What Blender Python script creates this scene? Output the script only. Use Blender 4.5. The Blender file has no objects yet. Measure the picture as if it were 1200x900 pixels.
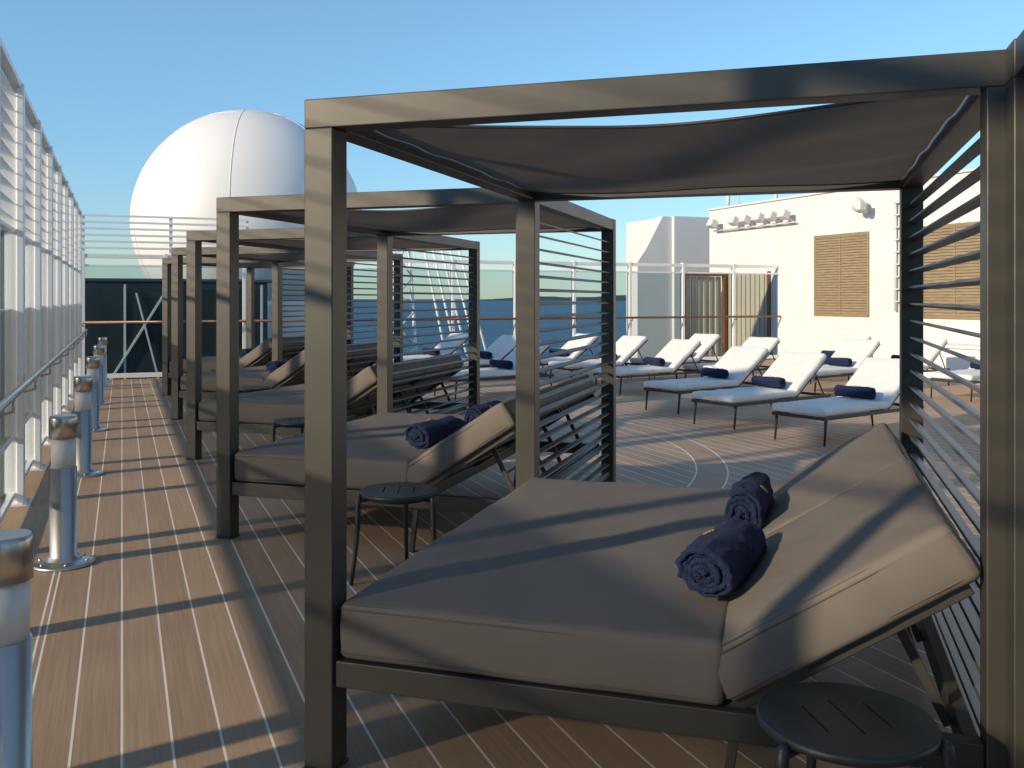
import bpy, bmesh, math, random
from mathutils import Vector, Matrix, Euler, noise
random.seed(7)
scene=bpy.context.scene
R=math.radians
# ------------------------------------------------------------------ materials
def new_mat(name):
    m=bpy.data.materials.new(name); m.use_nodes=True
    nt=m.node_tree; b=nt.nodes['Principled BSDF']
    return m,nt,b
def N(nt,t,**kw):
    n=nt.nodes.new(t)
    for k,v in kw.items(): setattr(n,k,v)
    return n
def pmat(name,col,rough=0.6,metal=0.0,var=0.12,vscale=3.0,bump=0.0,bscale=200.0,rvar=0.0,stretch=(1,1,1),trans=None):
    m,nt,b=new_mat(name)
    tc=N(nt,'ShaderNodeTexCoord')
    mp=N(nt,'ShaderNodeMapping'); mp.inputs['Scale'].default_value=stretch
    nt.links.new(tc.outputs['Object'],mp.inputs['Vector'])
    no=N(nt,'ShaderNodeTexNoise'); no.inputs['Scale'].default_value=vscale; no.inputs['Detail'].default_value=6
    nt.links.new(mp.outputs[0],no.inputs['Vector'])
    cr=N(nt,'ShaderNodeValToRGB')
    cr.color_ramp.elements[0].position=0.3; cr.color_ramp.elements[1].position=0.7
    cr.color_ramp.elements[0].color=tuple(c*(1-var) for c in col)+(1,)
    cr.color_ramp.elements[1].color=tuple(min(1,c*(1+var)) for c in col)+(1,)
    nt.links.new(no.outputs['Fac'],cr.inputs['Fac'])
    nt.links.new(cr.outputs['Color'],b.inputs['Base Color'])
    b.inputs['Roughness'].default_value=rough; b.inputs['Metallic'].default_value=metal
    if rvar>0:
        mr=N(nt,'ShaderNodeMapRange'); mr.inputs['To Min'].default_value=max(0.02,rough-rvar); mr.inputs['To Max'].default_value=rough+rvar
        nt.links.new(no.outputs['Fac'],mr.inputs['Value']); nt.links.new(mr.outputs[0],b.inputs['Roughness'])
    if bump>0:
        n2=N(nt,'ShaderNodeTexNoise'); n2.inputs['Scale'].default_value=bscale; n2.inputs['Detail'].default_value=3
        nt.links.new(mp.outputs[0],n2.inputs['Vector'])
        bp=N(nt,'ShaderNodeBump'); bp.inputs['Strength'].default_value=bump; bp.inputs['Distance'].default_value=0.01
        nt.links.new(n2.outputs['Fac'],bp.inputs['Height']); nt.links.new(bp.outputs[0],b.inputs['Normal'])
    if trans:
        tr=N(nt,'ShaderNodeBsdfTranslucent'); tr.inputs[0].default_value=trans[0]+(1,)
        mx=N(nt,'ShaderNodeMixShader'); mx.inputs[0].default_value=trans[1]
        nt.links.new(b.outputs[0],mx.inputs[1]); nt.links.new(tr.outputs[0],mx.inputs[2])
        nt.links.new(mx.outputs[0],nt.nodes['Material Output'].inputs[0])
    return m
M_frame=pmat('bronze_powdercoat',(0.052,0.049,0.043),0.45,0.15,0.10,4,0.05,400,0.06)
M_slat =pmat('slat_powdercoat',(0.085,0.081,0.076),0.42,0.15,0.1,4)
M_taupe=pmat('taupe_fabric',(0.158,0.136,0.117),0.75,0,0.06,2.5,0.2,900)
M_pipe =pmat('taupe_piping',(0.11,0.095,0.083),0.85,0,0.06,5)
M_can  =pmat('canopy_fabric',(0.105,0.090,0.078),0.85,0,0.12,3,0.25,700,0,(1,1,1),((0.18,0.15,0.125),0.3))
M_navy =pmat('navy_terry',(0.0055,0.018,0.066),0.95,0,0.45,60,1.0,170)
M_gold =pmat('gold_thread',(0.55,0.38,0.12),0.5,0.3,0.1,50)
M_table=pmat('table_darkgreen',(0.026,0.034,0.036),0.42,0.1,0.15,8,0.08,500,0.08)
M_white=pmat('white_paint',(0.82,0.82,0.81),0.45,0,0.04,1.2,0.05,60,0.08)
M_wall =pmat('white_wall_paint',(0.70,0.69,0.67),0.55,0,0.05,0.7,0.06,20,0.1)
M_cush =pmat('white_cushion',(0.72,0.715,0.70),0.9,0,0.04,5,0.3,300)
M_steel=pmat('brushed_steel',(0.62,0.59,0.54),0.33,1.0,0.08,6,0.03,300,0.06,(1,1,0.1))
M_rail =pmat('varnished_rail',(0.20,0.085,0.035),0.35,0,0.25,6,0,1,0,(1,1,1))
M_dark =pmat('grey_superstructure',(0.075,0.095,0.10),0.25,0,0.25,0.8)
M_frost=pmat('frosted_lens',(0.75,0.76,0.74),0.5,0,0.03,5)
M_dome =pmat('radome_gelcoat',(0.76,0.75,0.74),0.42,0,0.04,0.5)
M_seam =pmat('radome_seam',(0.66,0.65,0.64),0.6,0,0.03,2)
M_hull =pmat('hull_paint',(0.6,0.6,0.6),0.5,0,0.05,0.5)
M_lower=pmat('lower_deck_paint',(0.16,0.18,0.19),0.6,0,0.2,0.5)
M_curt =pmat('curtain_beige',(0.50,0.44,0.35),0.8,0,0.12,2,0,1,0,(6,6,0.3))
M_wood =pmat('honey_wood',(0.27,0.20,0.115),0.5,0,0.25,4,0,1,0,(1,1,14))
M_hill =pmat('hill',(0.05,0.07,0.08),0.9,0,0.3,0.002)
M_black=pmat('window_dark',(0.03,0.04,0.045),0.12,0,0.1,5)

def glass(name,tint,refl,rough=0.02):
    m=bpy.data.materials.new(name); m.use_nodes=True; nt=m.node_tree
    nt.nodes.remove(nt.nodes['Principled BSDF']); out=nt.nodes['Material Output']
    tr=N(nt,'ShaderNodeBsdfTransparent'); tr.inputs[0].default_value=tint+(1,)
    gl=N(nt,'ShaderNodeBsdfGlossy'); gl.inputs['Roughness'].default_value=rough; gl.inputs[0].default_value=(.9,.95,.95,1)
    lw=N(nt,'ShaderNodeLayerWeight'); lw.inputs[0].default_value=refl
    mx=N(nt,'ShaderNodeMixShader')
    nt.links.new(lw.outputs['Fresnel'],mx.inputs[0]); nt.links.new(tr.outputs[0],mx.inputs[1]); nt.links.new(gl.outputs[0],mx.inputs[2])
    nt.links.new(mx.outputs[0],out.inputs[0]); return m
M_glass=glass('screen_glass',(0.80,0.86,0.88),0.06)
M_gclr =glass('clear_glass',(0.96,0.97,0.97),0.08)
M_gshade=glass('shading_glass',(0.48,0.485,0.49),0.15)  # grey tint set to half-shade the deck and mattress behind the pane

# deck material
def deck_material():
    m,nt,b=new_mat('teak_deck'); L=nt.links.new
    tc=N(nt,'ShaderNodeTexCoord'); sx=N(nt,'ShaderNodeSeparateXYZ'); L(tc.outputs['Object'],sx.inputs[0])
    def math_(op,a,bv=None,c=None):
        n=N(nt,'ShaderNodeMath',operation=op)
        for i,v in enumerate((a,bv,c)):
            if v is None: continue
            if isinstance(v,(int,float)): n.inputs[i].default_value=v
            else: L(v,n.inputs[i])
        return n.outputs[0]
    X=sx.outputs['X']; Y=sx.outputs['Y']
    W=0.165
    q=math_('DIVIDE',X,W); fr=math_('FRACT',q); idx=math_('FLOOR',q)
    d=math_('ABSOLUTE',math_('SUBTRACT',fr,0.5))
    line=math_('GREATER_THAN',d,0.5-0.0045/W)
    inm=math_('LESS_THAN',X,-0.36)
    line=math_('MULTIPLY',line,math_('SUBTRACT',1,inm))
    def lineat(v,w,src=X):
        return math_('LESS_THAN',math_('ABSOLUTE',math_('SUBTRACT',src,v)),w)
    line=math_('MAXIMUM',line,lineat(-0.36,0.005))
    dx=math_('SUBTRACT',X,1.06); dy=math_('SUBTRACT',Y,9.9)
    r=math_('SQRT',math_('ADD',math_('MULTIPLY',dx,dx),math_('MULTIPLY',dy,dy)))
    side=math_('GREATER_THAN',X,3.24)
    ring=math_('MULTIPLY',math_('LESS_THAN',math_('ABSOLUTE',math_('SUBTRACT',r,4.75)),0.14),side)
    line=math_('MULTIPLY',line,math_('SUBTRACT',1,ring))
    e1=math_('MULTIPLY',lineat(4.61,0.007,r),side); e2=math_('MULTIPLY',lineat(4.89,0.007,r),side)
    line=math_('MAXIMUM',line,math_('MAXIMUM',e1,e2))
    wn=N(nt,'ShaderNodeTexWhiteNoise',noise_dimensions='1D'); L(idx,wn.inputs['W'])
    mp=N(nt,'ShaderNodeMapping'); mp.inputs['Scale'].default_value=(60,1.5,1); L(tc.outputs['Object'],mp.inputs[0])
    g=N(nt,'ShaderNodeTexNoise'); g.inputs['Scale'].default_value=1; g.inputs['Detail'].default_value=5; L(mp.outputs[0],g.inputs['Vector'])
    big=N(nt,'ShaderNodeTexNoise'); big.inputs['Scale'].default_value=0.9; big.inputs['Detail'].default_value=6; L(tc.outputs['Object'],big.inputs['Vector'])
    fine=N(nt,'ShaderNodeTexNoise'); fine.inputs['Scale'].default_value=260; L(tc.outputs['Object'],fine.inputs['Vector'])
    v=math_('ADD',math_('MULTIPLY',g.outputs['Fac'],0.40),math_('MULTIPLY',big.outputs['Fac'],0.5))
    v=math_('ADD',v,math_('MULTIPLY',wn.outputs[0],0.14))
    v=math_('ADD',v,math_('MULTIPLY',math_('SUBTRACT',fine.outputs['Fac'],0.5),0.6))
    cr=N(nt,'ShaderNodeValToRGB'); cr.color_ramp.elements[0].position=0.25; cr.color_ramp.elements[1].position=0.8
    cr.color_ramp.elements[0].color=(0.265,0.172,0.108,1); cr.color_ramp.elements[1].color=(0.49,0.345,0.228,1)
    L(v,cr.inputs[0])
    mx=N(nt,'ShaderNodeMix',data_type='RGBA'); L(line,mx.inputs[0]); L(cr.outputs[0],mx.inputs[6]); mx.inputs[7].default_value=(0.76,0.73,0.67,1)
    L(mx.outputs[2],b.inputs['Base Color'])
    rr=N(nt,'ShaderNodeMapRange'); rr.inputs['To Min'].default_value=0.45; rr.inputs['To Max'].default_value=0.72; L(big.outputs['Fac'],rr.inputs[0]); L(rr.outputs[0],b.inputs['Roughness'])
    b.inputs['Specular IOR Level'].default_value=0.35
    bp=N(nt,'ShaderNodeBump'); bp.inputs['Strength'].default_value=0.35; bp.inputs['Distance'].default_value=0.004
    L(math_('SUBTRACT',math_('ADD',g.outputs['Fac'],fine.outputs['Fac']),line),bp.inputs['Height']); L(bp.outputs[0],b.inputs['Normal'])
    return m
M_deck=deck_material()
def sea_material():
    m,nt,b=new_mat('sea_water'); L=nt.links.new
    b.inputs['Base Color'].default_value=(0.015,0.055,0.12,1); b.inputs['Roughness'].default_value=0.35
    b.inputs['Specular IOR Level'].default_value=0.25
    tc=N(nt,'ShaderNodeTexCoord'); n=N(nt,'ShaderNodeTexNoise'); n.inputs['Scale'].default_value=0.08; n.inputs['Detail'].default_value=8
    L(tc.outputs['Object'],n.inputs['Vector']); bp=N(nt,'ShaderNodeBump'); bp.inputs['Strength'].default_value=1.0; bp.inputs['Distance'].default_value=6
    L(n.outputs['Fac'],bp.inputs['Height']); L(bp.outputs[0],b.inputs['Normal']); return m
M_sea=sea_material()

# ------------------------------------------------------------------ mesh helpers
class MB:
    def __init__(s): s.bm=bmesh.new()
    def box(s,x0,x1,y0,y1,z0,z1,bev=0.004,rot=None,seg=2):
        t=bmesh.new(); bmesh.ops.create_cube(t,size=1)
        sc=Vector((x1-x0,y1-y0,z1-z0)); c=Vector(((x0+x1)/2,(y0+y1)/2,(z0+z1)/2))
        for v in t.verts: v.co=Vector((v.co.x*sc.x,v.co.y*sc.y,v.co.z*sc.z))
        if bev>0: bmesh.ops.bevel(t,geom=t.edges[:],offset=min(bev,min(sc)*0.45),segments=seg,affect='EDGES',profile=0.5)
        M=Matrix.Translation(c)
        if rot is not None: M=M@rot
        t.transform(M); s.add(t)
    def beam(s,p,q,w,h,bev=0.003):
        p=Vector(p);q=Vector(q);d=q-p
        t=bmesh.new(); bmesh.ops.create_cube(t,size=1)
        for v in t.verts: v.co=Vector((v.co.x*w,v.co.y*h,v.co.z*d.length))
        if bev>0: bmesh.ops.bevel(t,geom=t.edges[:],offset=bev,segments=1,affect='EDGES')
        t.transform(Matrix.Translation((p+q)/2)@d.to_track_quat('Z','Y').to_matrix().to_4x4()); s.add(t)
    def add(s,t):
        me=bpy.data.meshes.new('tmp'); t.to_mesh(me); t.free(); s.bm.from_mesh(me); bpy.data.meshes.remove(me)
    def tube(s,pts,r,n=10,cap=True,closed=False):
        pts=[Vector(p) for p in pts]; rs=r if isinstance(r,(list,tuple)) else [r]*len(pts)
        rings=[]; up=None; m=len(pts)
        for i,p in enumerate(pts):
            if closed: d=(pts[(i+1)%m]-pts[i-1])
            else: d=(pts[min(i+1,m-1)]-pts[max(i-1,0)])
            d.normalize()
            if up is None:
                a=Vector((0,0,1)) if abs(d.z)<0.9 else Vector((1,0,0))
                up=(a-d*a.dot(d)).normalized()
            else:
                up=(up-d*up.dot(d))
                up=up.normalized() if up.length>1e-6 else d.orthogonal().normalized()
            w=d.cross(up)
            rings.append([s.bm.verts.new(p+(up*math.cos(2*math.pi*k/n)+w*math.sin(2*math.pi*k/n))*rs[i]) for k in range(n)])
        rng=range(m if closed else m-1)
        for i in rng:
            a=rings[i]; b=rings[(i+1)%m]
            for k in range(n):
                f=s.bm.faces.new((a[k],a[(k+1)%n],b[(k+1)%n],b[k])); f.smooth=True
        if cap and not closed:
            s.bm.faces.new(rings[0]); s.bm.faces.new(rings[-1])
    def lathe(s,prof,n=40,c=(0,0)):
        rings=[]
        for r,z in prof:
            rings.append([s.bm.verts.new((c[0]+r*math.cos(2*math.pi*k/n),c[1]+r*math.sin(2*math.pi*k/n),z)) for k in range(n)])
        for i in range(len(rings)-1):
            for k in range(n):
                f=s.bm.faces.new((rings[i][k],rings[i][(k+1)%n],rings[i+1][(k+1)%n],rings[i+1][k])); f.smooth=True
        s.bm.faces.new(rings[0]); s.bm.faces.new(rings[-1])
    def mesh(s,name,mat,smooth=None):
        bmesh.ops.recalc_face_normals(s.bm,faces=s.bm.faces[:])
        me=bpy.data.meshes.new(name); s.bm.to_mesh(me); s.bm.free(); me.materials.append(mat)
        if smooth:
            for p in me.polygons: p.use_smooth=True
        return me
def edgepts(h,r,mid):
    a=[-h]; 
    for f in (0.1,0.3,0.6,1.0): a.append(-h+r*f)
    n=mid
    for i in range(1,n): a.append(-h+r+(2*h-2*r)*i/n)
    a+= [-x for x in reversed(a[:5])]
    return a
def cushion(mb,lx,ly,lz,r=0.035,crown=0.012,M=Matrix.Identity(4),wr=0.003,seed=0,piping=None,fold=0):
    """rounded cushion, origin at x0,y0,z0 corner"""
    hx,hy,hz=lx/2,ly/2,lz/2
    xs=edgepts(hx,r,34); ys=edgepts(hy,r,34); zs=edgepts(hz,r,3)
    def shape(p):
        q=Vector((max(-hx+r,min(hx-r,p[0])),max(-hy+r,min(hy-r,p[1])),max(-hz+r,min(hz-r,p[2]))))
        d=Vector(p)-q
        o=q+(d.normalized()*r if d.length>1e-9 else d)
        fx=1-(o.x/hx)**4; fy=1-(o.y/hy)**4; fx=max(fx,0);fy=max(fy,0)
        if o.z>0: o.z+=crown*fx*fy
        n1=noise.noise(Vector((o.x*3.1+seed,o.y*3.1,o.z*4)))*wr*1.6+noise.noise(Vector((o.x*9+seed,o.y*14,o.z*14+5)))*wr*0.7
        if p[2]>=hz-1e-6: o.z+=n1
        else:
            dn=Vector((d.x,d.y,0)); 
            if dn.length>1e-6: o+=dn.normalized()*(n1*1.0)
        fz=1-(o.z/hz)**2
        dn=Vector((1 if p[0]>=hx-1e-6 else(-1 if p[0]<=-hx+1e-6 else 0),1 if p[1]>=hy-1e-6 else(-1 if p[1]<=-hy+1e-6 else 0),0))
        o+=dn*max(fz,0)*0.006
        return M@(o+Vector((hx,hy,hz)))
    cache={}
    def V(i,j,k):
        key=(i,j,k)
        if key not in cache: cache[key]=mb.bm.verts.new(shape((xs[i],ys[j],zs[k])))
        return cache[key]
    I,J,K=len(xs)-1,len(ys)-1,len(zs)-1
    def F(*v):
        f=mb.bm.faces.new(v); f.smooth=True
    for i in range(I):
        for j in range(J):
            F(V(i,j,K),V(i+1,j,K),V(i+1,j+1,K),V(i,j+1,K)); F(V(i,j,0),V(i,j+1,0),V(i+1,j+1,0),V(i+1,j,0))
    for i in range(I):
        for k in range(K):
            F(V(i,0,k),V(i+1,0,k),V(i+1,0,k+1),V(i,0,k+1)); F(V(i,J,k),V(i,J,k+1),V(i+1,J,k+1),V(i+1,J,k))
    for j in range(J):
        for k in range(K):
            F(V(0,j,k),V(0,j,k+1),V(0,j+1,k+1),V(0,j+1,k)); F(V(I,j,k),V(I,j+1,k),V(I,j+1,k+1),V(I,j,k+1))
    if piping is not None:
        for z in (lz-r*0.95,r*0.95):
            pts=[]
            rr=r
            for (cx,cy,a0) in ((lx-rr,ly-rr,0),(rr,ly-rr,90),(rr,rr,180),(lx-rr,rr,270)):
                for t in range(0,91,15):
                    a=R(a0+t); rad=rr+0.000
                    pts.append(M@Vector((cx+math.cos(a)*rad,cy+math.sin(a)*rad,z)))
            piping.tube(pts,0.0032,6,closed=True)

def obj(name,me,parent=None,loc=(0,0,0),rot=(0,0,0)):
    o=bpy.data.objects.new(name,me); scene.collection.objects.link(o)
    o.location=loc; o.rotation_euler=rot
    if parent: o.parent=parent
    return o
def empty(name,loc=(0,0,0),rz=0):
    o=bpy.data.objects.new(name,None); o.empty_display_size=0.2; scene.collection.objects.link(o)
    o.location=loc; o.rotation_euler=(0,0,rz); return o

# ------------------------------------------------------------------ layout
TH=R(17.5); u=Vector((math.cos(TH),-math.sin(TH),0)); v=Vector((math.sin(TH),math.cos(TH),0))
PH=R(22.57); nn=Vector((math.cos(PH),math.sin(PH),0)); ss=Vector((-math.sin(PH),math.cos(PH),0))
CH=1.575
A1=Vector((-0.628,3.167,0)); L_=2.06; W_=2.41
S=Vector((-1.25,3.035,0))
def ship(a,t,z=0): return nn*a+ss*t+Vector((0,0,z))
EL=R(20)

# ---- cabana templates
P=0.0525; TOP=2.24
mb=MB()
for (x,y) in ((0,0),(L_,0),(0,W_),(L_,W_)):
    mb.box(x-P,x+P,y-P,y+P,0.012,TOP-0.098,0.004)
me_posts=mb.mesh('posts',M_frame)
mb=MB()
for (x,y) in ((0,0),(L_,0),(0,W_),(L_,W_)): mb.box(x-P-.004,x+P+.004,y-P-.004,y+P+.004,0,0.012,0.003)
me_feet=mb.mesh('foot_plates',M_frame)
mb=MB(); b0=TOP-0.098
mb.box(-P,L_+P,-P,P,b0,TOP,0.004); mb.box(-P,L_+P,W_-P,W_+P,b0,TOP,0.004)
mb.box(-P+.003,P-.003,P+.001,W_-P-.001,b0+.003,TOP-.003,0.004); mb.box(L_-P+.003,L_+P-.003,P+.001,W_-P-.001,b0+.003,TOP-.003,0.004)
me_beams=mb.mesh('roof_beams',M_frame)
mb=MB()
z=0.20
while z<TOP-0.14:
    mb.box(L_-0.020,L_+0.020,P,W_-P,z-0.006,z+0.006,0.002,Matrix.Rotation(R(16),4,'Y'),1); z+=0.084
mb.box(L_-.02,L_+.02,P,W_-P,0.10,0.14,0.003)
me_louv=mb.mesh('louvre_panel',M_slat)
def canopy_mesh():
    bm=bmesh.new(); NX,NY=60,50; g=[]
    for j in range(NY+1):
        row=[]
        for i in range(NX+1):
            s=i/NX; t=j/NY
            y0=0.09+0.22*math.sin(math.pi*s)**0.9; y1=W_-0.06-0.08*math.sin(math.pi*s)
            x=0.055+s*(L_-0.11)
            y=y0+(y1-y0)*t
            sag=0.055*(4*s*(1-s))**0.9*(0.45+0.8*math.sin(math.pi*t))
            rip=0.005*math.sin(s*9+t*3)*math.sin(math.pi*s)+0.012*noise.noise(Vector((s*2.5,t*5,1)))
            fold=0.003*math.sin(t*34+math.sin(s*5)*1.2)*(abs(s-.5)*2)**1.5
            z=TOP-0.055-sag+rip+fold
            row.append(bm.verts.new((x,y,z)))
        g.append(row)
    for j in range(NY):
        for i in range(NX):
            f=bm.faces.new((g[j][i],g[j][i+1],g[j+1][i+1],g[j+1][i])); f.smooth=True
    me=bpy.data.meshes.new('canopy'); bm.to_mesh(me); 
    hem=MB(); hem.tube([x.co.copy() for x in g[0]],0.006,8); hem.tube([x.co.copy() for x in g[-1]],0.006,8)
    bm.free(); me.materials.append(M_can); return me,hem.mesh('canopy_hem',M_frame)
me_can,me_hem=canopy_mesh()
# ---- daybed templates
HX=1.325; ANG=R(33); UP=0.022
mb=MB()
mb.box(P+.003,L_-P-.003,-0.040,0.012,0.265+UP,0.352+UP,0.004)
mb.box(P+.003,L_-P-.003,2.255,2.305,0.265+UP,0.352+UP,0.004)
mb.box(P+.006,P+.05,0.012,2.255,0.27+UP,0.349+UP,0.004)
mb.box(HX-.02,HX+.02,0.012,2.255,0.27+UP,0.345+UP,0.004)
mb.box(L_-P-.05,L_-P-.006,0.012,2.255,0.27+UP,0.349+UP,0.004)
for yy in (0.5,1.14,1.8): mb.box(P+.05,HX-.02,yy-.03,yy+.03,0.318+UP,0.346+UP,0.003)
zb=0.335+UP
for y in (0.0,1.07,1.145,2.21):
    e=Vector((HX+.78*math.cos(ANG),y+.01,zb+.78*math.sin(ANG)))
    mb.beam((HX,y+.01,zb),e,0.022,0.035)
for y0,y1 in ((0.01,1.08),(1.155,2.22)):
    for f in (0.30,0.62,0.76):
        x=HX+f*math.cos(ANG); z=zb-.01+f*math.sin(ANG); mb.beam((x,y0,z),(x,y1,z),0.02,0.02)
    for y in (y0+.18,y1-.18):
        x=HX+.55*math.cos(ANG); z=zb-.01+.55*math.sin(ANG); mb.beam((x,y,z),(x+.16,y,0.32),0.016,0.030)
    mb.beam((HX+.55*math.cos(ANG)+.08,y0+.18,0.49),(HX+.55*math.cos(ANG)+.08,y1-.18,0.49),0.014,0.014)
for y in (0.03,2.2):
    mb.beam((HX+.02,y,0.30),(HX-.02,y,0.0),0.03,0.03)
me_bframe=mb.mesh('bed_frame',M_frame)
MT=0.195
mb=MB(); pp=MB()
cushion(mb,HX-0.075,2.285,MT,0.026,0.010,Matrix.Translation((0.066,-0.035,0.354+UP)),0.005,1,pp)
me_matt=mb.mesh('mattress',M_taupe)
mb=MB()
for k,(y0,y1) in enumerate(((-0.035,1.104),(1.110,2.25))):
    M=Matrix.Translation((HX+.012,y0,0.362+UP))@Matrix.Rotation(-ANG,4,'Y')
    cushion(mb,0.80,y1-y0,0.170,0.026,0.012,M,0.006,k*9+3,pp)
me_back=mb.mesh('backrest_cushions',M_taupe)
me_pip=pp.mesh('piping',M_pipe)
# ---- towels
def towel_mesh(ln=0.46,R0=0.078,seed=0,det=1,turns=4.6):
    bm=bmesh.new(); n=int(150*det); NY=int(34*det); th=(R0-.014)/turns*0.86
    g=[]
    for j in range(NY+1):
        y=-ln/2+ln*j/NY; row=[]
        endf=min(1,(min(j,NY-j)/(NY*0.12)))
        for i in range(n+1):
            f=i/n; a=f*turns*2*math.pi
            r=0.014+(R0-0.014)*f
            r*=0.94+0.06*endf**.5
            rr=r+ (noise.noise(Vector((math.cos(a)*2.5,math.sin(a)*2.5,y*7+seed)))*0.010+noise.noise(Vector((math.cos(a)*8,y*30+seed,math.sin(a)*8)))*0.005)*(0.4+f)
            yy=y+(noise.noise(Vector((f*14+seed,y*3,2)))*0.022 if j in(0,NY) else 0)
            x=rr*math.cos(a)*1.04; z=rr*math.sin(a)*0.90
            row.append(bm.verts.new((x,yy,z)))
        g.append(row)
    for j in range(NY):
        for i in range(n):
            f=bm.faces.new((g[j][i],g[j][i+1],g[j+1][i+1],g[j+1][i])); f.smooth=True
    bmesh.ops.recalc_face_normals(bm,faces=bm.faces[:])
    bmesh.ops.solidify(bm,geom=bm.faces[:],thickness=th)
    for f in bm.faces: f.smooth=True
    me=bpy.data.meshes.new('towel_roll'); bm.to_mesh(me); bm.free(); me.materials.append(M_navy); return me
me_tow=[towel_mesh(0.48,0.102,s) for s in (0,11)]
me_tows=towel_mesh(0.46,0.080,5,0.5)
def goldmark(rr):
    mb=MB()
    for k in range(5):
        a0=R(128+k*5)
        mb.tube([(rr*1.06*math.cos(a0),-0.02+d,rr*math.sin(a0)) for d in (-.012-.004*(k%2),0,.012+.004*(k%2))],0.0022,5)
    return mb.mesh('embroidery',M_gold)
me_gold=goldmark(.100); me_golds=goldmark(.081)
def towel(loc,rz,me,tilt=0,gm=None):
    o=obj('rolled_towel',me,None,loc,(0,tilt,rz))
    if gm: obj('embroidery',gm,o)
    return o
# ---- side table
def table_top_mesh():
    mbt=MB(); r=0.225; mbt.lathe([(r-.012,0.474),(r-.003,0.478),(r,0.486),(r-.001,0.494),(r-.006,0.500)],64)
    me=mbt.mesh('top',M_table)
    for p in me.polygons: p.use_smooth=len(p.vertices)==4
    o=obj('tt',me)
    c=MB()
    for x,l in ((-.085,.075),(0,.10),(.085,.075)): c.box(x-.003,x+.003,-l,l,.45,.55,0)
    co=obj('cc',c.mesh('c',M_table)); md=o.modifiers.new('b','BOOLEAN'); md.object=co; md.operation='DIFFERENCE'; md.solver='EXACT'
    dg=bpy.context.evaluated_depsgraph_get(); res=bpy.data.meshes.new_from_object(o.evaluated_get(dg))
    bpy.data.objects.remove(o); bpy.data.objects.remove(co); res.name='table_top'; return res
me_ttop=table_top_mesh()
mb=MB()
for k in range(3):
    a=R(85+120*k); d=Vector((math.cos(a),math.sin(a),0))
    mb.tube([d*.222+Vector((0,0,.482)),d*.236+Vector((0,0,.474)),d*.240+Vector((0,0,.44)),d*.243+Vector((0,0,.3)),d*.262+Vector((0,0,.12)),d*.28+Vector((0,0,0.0))],[.012,.0165,.0165,.014,.012,.011],12)
pts=[(0.17*math.cos(R(i*15)),0.17*math.sin(R(i*15)),.462) for i in range(24)]
mb.tube(pts,.010,8,closed=True)
for k in range(3):
    a=R(85+120*k); d=Vector((math.cos(a),math.sin(a),0)); mb.tube([d*.17+Vector((0,0,.462)),d*.238+Vector((0,0,.455))],.009,8)
me_tleg=mb.mesh('table_legs',M_table)

for n in range(0,6):
    base=A1+S*(n-1); rz=-TH
    c=empty('cabana',base,rz)
    obj('posts',me_posts,c); obj('foot_plates',me_feet,c); obj('roof_beams',me_beams,c); obj('louvre_panel',me_louv,c); obj('canopy',me_can,c); obj('canopy_hem',me_hem,c)
    d=empty('daybed',base,rz)
    for nm,me in (('bed_frame',me_bframe),('mattress',me_matt),('backrest_cushions',me_back),('piping',me_pip)): obj(nm,me,d)
    for k,(tv) in enumerate((0.53,1.42)):
        p=base+u*(1.275+.03*k)+v*tv+Vector((0,0,0.354+UP+MT+.008+.090))
        towel(p,rz+R(-12+8*k),me_tow[k],R(20+70*k),me_gold)
    if n>0:
        tb=empty('side_table',base+(u*1.645-v*0.27 if n==1 else u*1.46-v*0.50),rz+(R(25) if n==1 else R(10*n)))
        obj('table_top',me_ttop,tb); obj('table_legs',me_tleg,tb)

# ------------------------------------------------------------------ deck, hull, sea
sh=lambda name:empty(name,(0,0,0),PH)
bm=bmesh.new()
vs=[bm.verts.new(p) for p in ((-1.1,-8,0),(17,-8,0),(17,19.9,0),(-1.1,19.9,0))]; bm.faces.new(vs)
me=bpy.data.meshes.new('deck_floor'); bm.to_mesh(me); bm.free(); me.materials.append(M_deck)
obj('deck_floor',me,None,(0,0,0),(0,0,PH))
mb=MB(); mb.box(-1.15,24,-8,20.0,-3,-0.01,0); mb.box(-1.15,24,-30,60,-18,-2.8,0); me=mb.mesh('ship_hull',M_hull)
obj('ship_hull',me,None,(0,0,0),(0,0,PH))
bm=bmesh.new(); vs=[bm.verts.new(p) for p in ((-1.1,20.0,-2.78),(24,20.0,-2.78),(24,59,-2.78),(-1.1,59,-2.78))]; bm.faces.new(vs)
me=bpy.data.meshes.new('lower_deck'); bm.to_mesh(me); bm.free(); me.materials.append(M_lower); obj('lower_deck',me,None,(0,0,0),(0,0,PH))
bm=bmesh.new(); s_=40000; vs=[bm.verts.new(p) for p in ((-s_,-s_,-18),(s_,-s_,-18),(s_,s_,-18),(-s_,s_,-18))]; bm.faces.new(vs)
me=bpy.data.meshes.new('sea'); bm.to_mesh(me); bm.free(); me.materials.append(M_sea); obj('sea',me)
bm=bmesh.new(); prev=None
for i in range(60):
    x=-300+i*60; h=20+max(0,60*noise.noise(Vector((i*.09,3,1)))+35+12*noise.noise(Vector((i*.4,1,1))))
    h*=math.sin(math.pi*i/59)**.5+.01
    a=bm.verts.new((x,9000,-18)); b=bm.verts.new((x,9300,h-18)); 
    if prev: bm.faces.new((prev[0],a,b,prev[1]))
    prev=(a,b)
me=bpy.data.meshes.new('hills'); bm.to_mesh(me); bm.free(); me.materials.append(M_hill); obj('hills',me)

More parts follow.
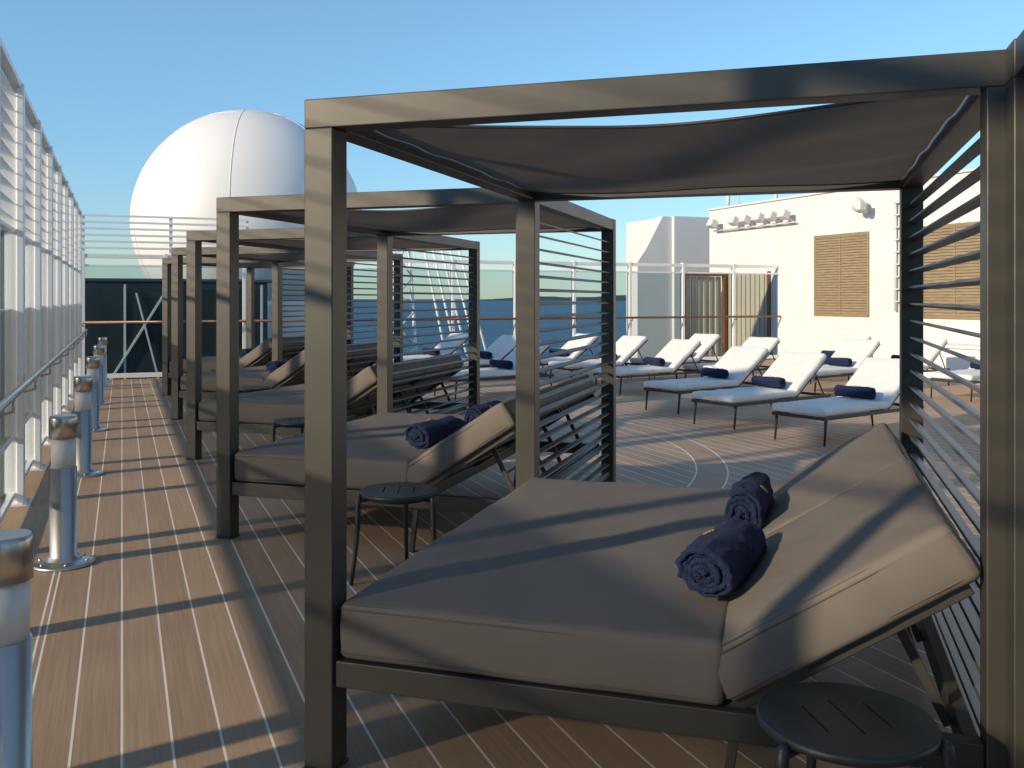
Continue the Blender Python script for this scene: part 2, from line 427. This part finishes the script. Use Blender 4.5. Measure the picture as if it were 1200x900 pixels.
# ------------------------------------------------------------------ left windscreen fence
FA=-0.69
f=sh('windscreen_fence')
mb=MB(); g1=MB(); g2=MB(); hr=MB()
T0,T1=-4.72,19.3
t=T0
while t<=T1+.01:
    mb.box(FA-.34,FA,t-.03,t+.03,0.0,3.22,0.006)
    mb.box(FA-.05,FA+.002,t-.050,t+.050,0.02,3.18,0.006)
    mb.box(FA-.36,FA+.05,t-.10,t+.10,0.001,0.02,0.003)
    for dx in(-.2,.02):
        for dy in (-.075,.075): mb.lathe([(.014,.02),(.014,.034)],8,(FA+dx,t+dy))
    hr.tube([(FA,t,0.86),(FA+.075,t,0.88),(FA+.08,t,0.965)],.010,8)
    t+=1.6
z=2.20
while z<3.16:
    mb.box(FA-.20,FA-.055,T0,T1,z-.005,z+.005,0.002,Matrix.Rotation(EL,4,'Y'),1); z+=0.118
mb.box(FA-.20,FA-.02,T0,T1,3.19,3.24,0.006)
mb.box(FA-.12,FA-.06,T0,T1,2.08,2.11,0.004)
mb.box(FA-.12,FA-.06,T0,T1,0.06,0.10,0.004)
mb.box(FA-.11,FA-.07,T0,T1,0.50,0.53,0.004)
g1.box(FA-.095,FA-.085,T0,T1,0.10,0.50,0); g1.box(FA-.095,FA-.085,T0,T1,1.50,2.08,0); g2.box(FA-.095,FA-.085,T0,T1,0.53,1.497,0)  # darker middle band added to dim sunlight on deck and daybeds
hr.tube([(FA+.08,T0,0.985),(FA+.08,T1,0.985)],.024,14)
obj('frame_and_louvres',mb.mesh('fence_frame',M_white),f); obj('clear_glass',g1.mesh('lg',M_gclr),f); obj('shading_glass',g2.mesh('ug',M_gshade),f)
obj('handrail',hr.mesh('handrail',M_steel),f)

# transverse end screen
TE=19.82
f=sh('glass_end_screen')
mb=MB(); g1=MB(); hr=MB()
a=FA
while a<15.6:
    mb.box(a-.035,a+.035,TE-.05,TE+.05,0,2.46,0.005); a+=1.5
mb.box(FA,15.66,TE-.04,TE+.04,2.36,2.44,0.004); mb.box(FA,15.66,TE-.035,TE+.035,2.20,2.235,0.004); mb.box(FA,15.66,TE-.04,TE+.04,0.03,0.12,0.004)
z=2.56
while z<3.2: mb.box(FA-.2,2.4,TE-.012,TE+.012,z-.02,z+.02,0.003); z+=.125
for aa in (FA,0.9,2.37): mb.box(aa-.03,aa+.03,TE+.015,TE+.07,2.46,3.2,0.003)
g1.box(FA,15.66,TE-.006,TE+.006,0.12,2.20,0)
hr.tube([(FA,TE-.14,1.12),(15.66,TE-.14,1.12)],.026,10)
a=FA
while a<15.6: hr.tube([(a,TE-.05,1.05),(a,TE-.14,1.05),(a,TE-.14,1.12)],.01,6); a+=1.5
obj('frame',mb.mesh('screen_frame',M_white),f); obj('glass',g1.mesh('screen_glass',M_glass),f); obj('handrail',hr.mesh('screen_rail',M_rail),f)

# grey deckhouse with glazed front on the lower deck behind left end screen
f=sh('deckhouse'); mb=MB(); mb.box(-1.0,3.2,22.8,27.5,-2.7,1.95,0.02); mb.box(-1.1,3.3,22.7,27.6,1.952,2.03,0.02)
obj('house_body',mb.mesh('house_body',M_dark),f)
mb=MB(); fr=MB()
for i in range(4):
    mb.box(-.9+i*1.0,0.0+i*1.0,22.77,22.81,-0.9,1.8,0.01)
    fr.box(-.96+i*1.0,-.91+i*1.0,22.74,22.80,-2.0,1.9,.005)
fr.box(3.03,3.08,22.74,22.80,-2.0,1.9,.005)
fr.beam((-.8,22.73,-1.2),(.9,22.73,1.7),.05,.05); fr.beam((1.0,22.72,-1.2),(.3,22.72,1.7),.04,.04)
obj('windows',mb.mesh('dh_windows',M_black),f); obj('mullions',fr.mesh('mullions',M_hull),f)

# radome
rc=ship(3.80,31.1,4.0)
f=empty('radome',rc,PH); RR=3.58
bm=bmesh.new(); bmesh.ops.create_uvsphere(bm,u_segments=96,v_segments=48,radius=RR)
dele=[v_ for v_ in bm.verts if v_.co.z<-2.6]; bmesh.ops.delete(bm,geom=dele,context='VERTS')
for x in bm.faces: x.smooth=True
me=bpy.data.meshes.new('dome'); bm.to_mesh(me); bm.free(); me.materials.append(M_dome); obj('dome',me,f)
mb=MB()
for k in range(6):
    az=R(14+60*k); mb.tube([((RR+.002)*math.cos(el)*math.cos(az),(RR+.002)*math.cos(el)*math.sin(az),(RR+.002)*math.sin(el)) for el in [R(-45+e*5) for e in range(25)]],.014,6)
mb.tube([((RR*math.cos(R(68)))*math.cos(R(i*5)),(RR*math.cos(R(68)))*math.sin(R(i*5)),RR*math.sin(R(68))) for i in range(72)],.012,6,closed=True)
obj('panel_seams',mb.mesh('seams',M_seam),f)
mb=MB(); mb.lathe([(2.5,-6.8),(2.35,-3.2),(2.6,-2.6),(2.6,-2.45)],48); obj('pedestal',mb.mesh('pedestal',M_white),f)

# lattice mast beyond screen
f=sh('lattice_mast'); mb=MB()
for a,t in ((6.6,26),(8.0,26),(7.3,27.2)):
    mb.tube([(a,t,-2.7),(7.3+(a-7.3)*.5,26.4+(t-26.4)*.5,3.3)],.05,8)
for i in range(5):
    z0=-1.8+i*1.0; k=(z0+2.7)/6*.5; k2=(z0+3.7)/6*.5
    mb.tube([(6.6+.7*k,26,z0),(8.0-.7*k2,26,z0+1)],.03,6); mb.tube([(8.0-.7*k,26,z0),(6.6+.7*k2,26,z0+1)],.03,6)
for i in range(5):
    mb.tube([(8.8+i*.35,24.5,-2.7),(7.6+i*.25,24.5,2.9)],.035,6)
mb.box(6.9,7.7,26,26.8,3.3,3.36,.01); mb.lathe([(.16,3.36),(.2,3.5),(.12,3.62)],16,(7.3,26.4))
obj('lattice',mb.mesh('lattice',M_white),f)

# right white superstructure
f=sh('white_superstructure')
mb=MB(); WA=15.7
mb.box(WA,20,-6,22.9,-2.7,4.12,0.02); mb.box(WA-.05,20,-6,22.95,4.12,4.17,0.01)
mb.box(15.84,20,25,28,-2.7,4.15,0.02); 
mb.box(WA-.06,WA-.001,-5.9,19.6,0.0,0.16,0.01)
for tt in (12.5,9.0,5.5): mb.box(WA-.012,WA-.001,tt-.02,tt+.02,.16,4.1,.003)
obj('wall',mb.mesh('wall',M_wall),f)
bm=bmesh.new(); pr=[(14.6,-2.7),(15.835,-2.7),(15.835,4.13),(15.5,4.13),(14.9,3.1),(14.6,2.7)]
fr=[bm.verts.new((a,25.1,z)) for a,z in pr]; bk=[bm.verts.new((a,25.4,z)) for a,z in pr]
bm.faces.new(fr); bm.faces.new(bk[::-1])
for i in range(len(pr)): bm.faces.new((fr[i],bk[i],bk[(i+1)%6],fr[(i+1)%6]))
bmesh.ops.recalc_face_normals(bm,faces=bm.faces[:])
me=bpy.data.meshes.new('wing'); bm.to_mesh(me); bm.free(); me.materials.append(M_wall); obj('wing_wall',me,f)
wf=MB(); sl=MB()
for t0,t1,z0,z1 in ((16.65,18.35,1.22,3.05),(13.4,15.0,1.22,3.05),(9.8,11.6,1.22,3.05)):
    wf.box(WA-.035,WA-.003,t0-.06,t0,z0-.06,z1+.06,.004); wf.box(WA-.035,WA-.003,t1,t1+.06,z0-.06,z1+.06,.004)
    wf.box(WA-.035,WA-.003,t0+.001,t1-.001,z0-.06,z0,.004); wf.box(WA-.035,WA-.003,t0+.001,t1-.001,z1,z1+.06,.004)
    wf.box(WA-.045,WA-.003,(t0+t1)/2-.02,(t0+t1)/2+.02,z0,z1,.004)
    z=z0+.03
    while z<z1: sl.box(WA-.030,WA-.006,t0,t1,z-.028,z+.026,.003,Matrix.Rotation(R(10),4,'Y'),1); z+=.062
obj('shutter_frames',wf.mesh('wframes',M_wood),f); obj('shutter_slats',sl.mesh('wslats',M_wood),f)
mb=MB(); mb.box(WA-.05,WA-.003,20.1,20.2,0,2.3,.004); mb.box(WA-.05,WA-.003,21.9,22.0,0,2.3,.004); mb.box(14.15,14.27,21.9,22.02,-2.7,2.3,.004); mb.box(14.27,15.65,21.92,22.0,2.2,2.3,.004)
mb.box(15.52,15.62,21.9,22.02,-2.7,2.2,.004)
obj('door_frame',mb.mesh('door_frame',M_rail),f)
mb=MB()
for i in range(12): mb.box(14.3+i*.1,14.3+i*.1+.09,21.99+.03*(i%2),22.03+.03*(i%2),-.5,2.19,.012)
for i in range(17): mb.box(WA-.05-.02*(i%2),WA-.02-.02*(i%2),20.21+i*.1,20.30+i*.1,.05,2.25,.01)
obj('curtains',mb.mesh('curtains',M_curt),f)
# fixtures
mb=MB()
for t in (19.2,19.7,20.2,20.8,21.3,22.3):
    mb.tube([(WA,t,3.55),(WA-.25,t,3.6)],.03,8); mb.box(WA-.42,WA-.2,t-.13,t+.13,3.58,3.80,.03,Matrix.Rotation(R(25),4,'Y'))
mb.tube([(WA-.12,19.0,3.5),(WA-.12,22.5,3.5)],.025,8)
mb.tube([(WA,16.6,3.55),(WA-.3,16.6,3.55)],.04,8); mb.lathe([(.03,3.86),(.12,3.80),(.15,3.70),(.13,3.60),(.04,3.53)],20,(WA-.32,16.6)); mb.box(WA-.5,WA-.3,16.35,16.5,3.55,3.75,.03)
mb.tube([(WA-.06,15.75,3.7),(WA-.06,15.75,1.3)],.03,8); mb.tube([(WA-.06,15.6,3.7),(WA-.06,15.6,1.6)],.018,8)
for i in range(9): mb.box(WA-.10,WA-.002,15.56,15.80,1.5+i*.27,1.53+i*.27,.004)
for t in (8.5,21.9): mb.tube([(WA+.3,t,4.1),(WA+.3,t,4.9)],.02,6)
mb.lathe([(.05,4.17),(.06,4.5),(.02,4.55)],12,(WA+.3,22.4)); mb.lathe([(.05,4.17),(.05,4.4),(.02,4.45)],12,(WA+.4,20.4))
obj('floodlights_and_pipes',mb.mesh('fix',M_hull),f)
f=sh('storage_locker'); mb=MB(); mb.box(14.7,15.6,12.2,14.3,0,.62,.03); mb.box(14.66,15.62,12.16,14.34,.62,.68,.02); obj('locker_body',mb.mesh('lb',M_white),f)

# ------------------------------------------------------------------ bollard lights
mb=MB(); mb.lathe([(.175,.0),(.175,.012),(.165,.02),(.11,.024),(.09,.03),(.085,.05),(.075,.055),(.075,.575)],40)
mb.lathe([(.078,.75),(.078,.865),(.072,.882),(.0,.886)][:-1],40)
mb2=MB(); mb2.lathe([(.068,.575),(.068,.75)],36)
for k in range(6):
    a=R(k*60); mb.lathe([(.009,.02),(.009,.03)],8,(.14*math.cos(a),.14*math.sin(a)))
me_bs=mb.mesh('steel_body',M_steel); me_bl=mb2.mesh('lens',M_frost)
for i in range(6):
    b=empty('bollard_light',ship(-.32,3.12+3.05*i,0),0); obj('steel_body',me_bs,b); obj('lens',me_bl,b)

# ------------------------------------------------------------------ sun loungers
LA=R(36)
mb=MB(); fr=MB()
cushion(mb,1.22,.68,.085,.028,.012,Matrix.Translation((0.0,0,.32)),.006,4)
cushion(mb,.80,.68,.085,.028,.012,Matrix.Translation((1.225,0,.325))@Matrix.Rotation(-LA,4,'Y'),.006,8)
me_lc=mb.mesh('cushion',M_cush)
fr.box(0.0,1.95,.0,.03,.275,.315,.004); fr.box(0,1.95,.65,.68,.275,.315,.004); fr.box(0,.03,.03,.65,.278,.312,.004); fr.box(1.92,1.95,.03,.65,.278,.312,.004); fr.box(1.2,1.23,.03,.65,.278,.312,.004)
for y in (.02,.66):
    for x,dx in ((.06,-.03),(1.88,.05)):
        fr.tube([(x,y,.29),(x+dx*.3,y,.2),(x+dx,y,0)],[.018,.016,.011],8)
    fr.beam((1.225,y,.315),(1.225+.8*math.cos(LA),y,.315+.8*math.sin(LA)),.02,.025)
    fr.beam((1.225+.5*math.cos(LA),y,.31+.5*math.sin(LA)),(1.82,y,.3),.014,.02)
me_lf=fr.mesh('frame',M_table)
LG=[((3.31,9.95),37),((2.66,11.25),38),((2.25,12.75),36),((1.75,15.3),34),((1.05,16.9),34),((0.2,18.0),34),
    ((4.9,15.2),36),((5.5,17.3),36),((6.35,15.9),36),((7.0,14.3),36),((6.9,12.4),36),((5.0,8.2),38),
    ((3.45,16.2),36),((2.7,17.9),35),((-1.3,17.2),34),((-2.4,18.3),34),((-0.9,14.6),34)]
for (x,y),ang in LG:
    l=empty('sun_lounger',(x,y,0),R(ang+random.uniform(-1.5,1.5))); obj('cushion',me_lc,l); obj('frame',me_lf,l)
    p=Vector((x,y,0))+Matrix.Rotation(R(ang),3,'Z')@Vector((1.12+random.uniform(-.05,.05),.34,.32+.085+.085))
    towel(p,R(ang+random.uniform(-8,8)),me_tows,R(40),me_golds)

# ------------------------------------------------------------------ light / world / camera
dirv=Vector((.83,.56,0)).normalized()*math.cos(EL); dirv.z=-math.sin(EL)
ld=bpy.data.lights.new('sun','SUN'); ld.energy=5.0; ld.angle=R(1.6); ld.color=(1.0,.80,.55)
lo=bpy.data.objects.new('sun',ld); scene.collection.objects.link(lo); lo.rotation_euler=dirv.to_track_quat('-Z','Y').to_euler(); lo.location=(-10,-8,12)
w=bpy.data.worlds.new('World'); scene.world=w; w.use_nodes=True; nt=w.node_tree; bg=nt.nodes['Background']
sk=nt.nodes.new('ShaderNodeTexSky'); sk.sky_type='NISHITA'; sk.sun_disc=False; sk.sun_elevation=EL; sk.sun_rotation=math.atan2(-.83,-.56)
sk.air_density=1.2; sk.dust_density=0.0; sk.ozone_density=1.4
# clear marine air: remove the yellow haze of the model near the horizon
tc=nt.nodes.new('ShaderNodeTexCoord'); sp=nt.nodes.new('ShaderNodeSeparateXYZ'); nt.links.new(tc.outputs['Generated'],sp.inputs[0])
rp=nt.nodes.new('ShaderNodeValToRGB'); e=rp.color_ramp.elements
e[0].position=0.0; e[0].color=(0.40,0.57,0.90,1); e[1].position=0.55; e[1].color=(0.92,0.97,1.0,1)
x=e.new(0.10); x.color=(0.46,0.67,0.95,1); x=e.new(0.25); x.color=(0.60,0.83,1.0,1)
nt.links.new(sp.outputs['Z'],rp.inputs[0])
mx=nt.nodes.new('ShaderNodeMix'); mx.data_type='RGBA'; mx.blend_type='MULTIPLY'; mx.inputs[0].default_value=1
nt.links.new(sk.outputs[0],mx.inputs[6]); nt.links.new(rp.outputs[0],mx.inputs[7]); nt.links.new(mx.outputs[2],bg.inputs[0])
bg.inputs[1].default_value=0.185
cd=bpy.data.cameras.new('camera'); cam=bpy.data.objects.new('camera',cd); scene.collection.objects.link(cam)
cam.location=(0,0,CH); cam.rotation_euler=(R(90),0,0)
cd.sensor_width=36; cd.lens=33; cd.shift_y=-100/1200; cd.clip_start=0.05; cd.clip_end=60000
scene.camera=cam
scene.view_settings.view_transform='Standard'; scene.view_settings.look='None'; scene.view_settings.exposure=0
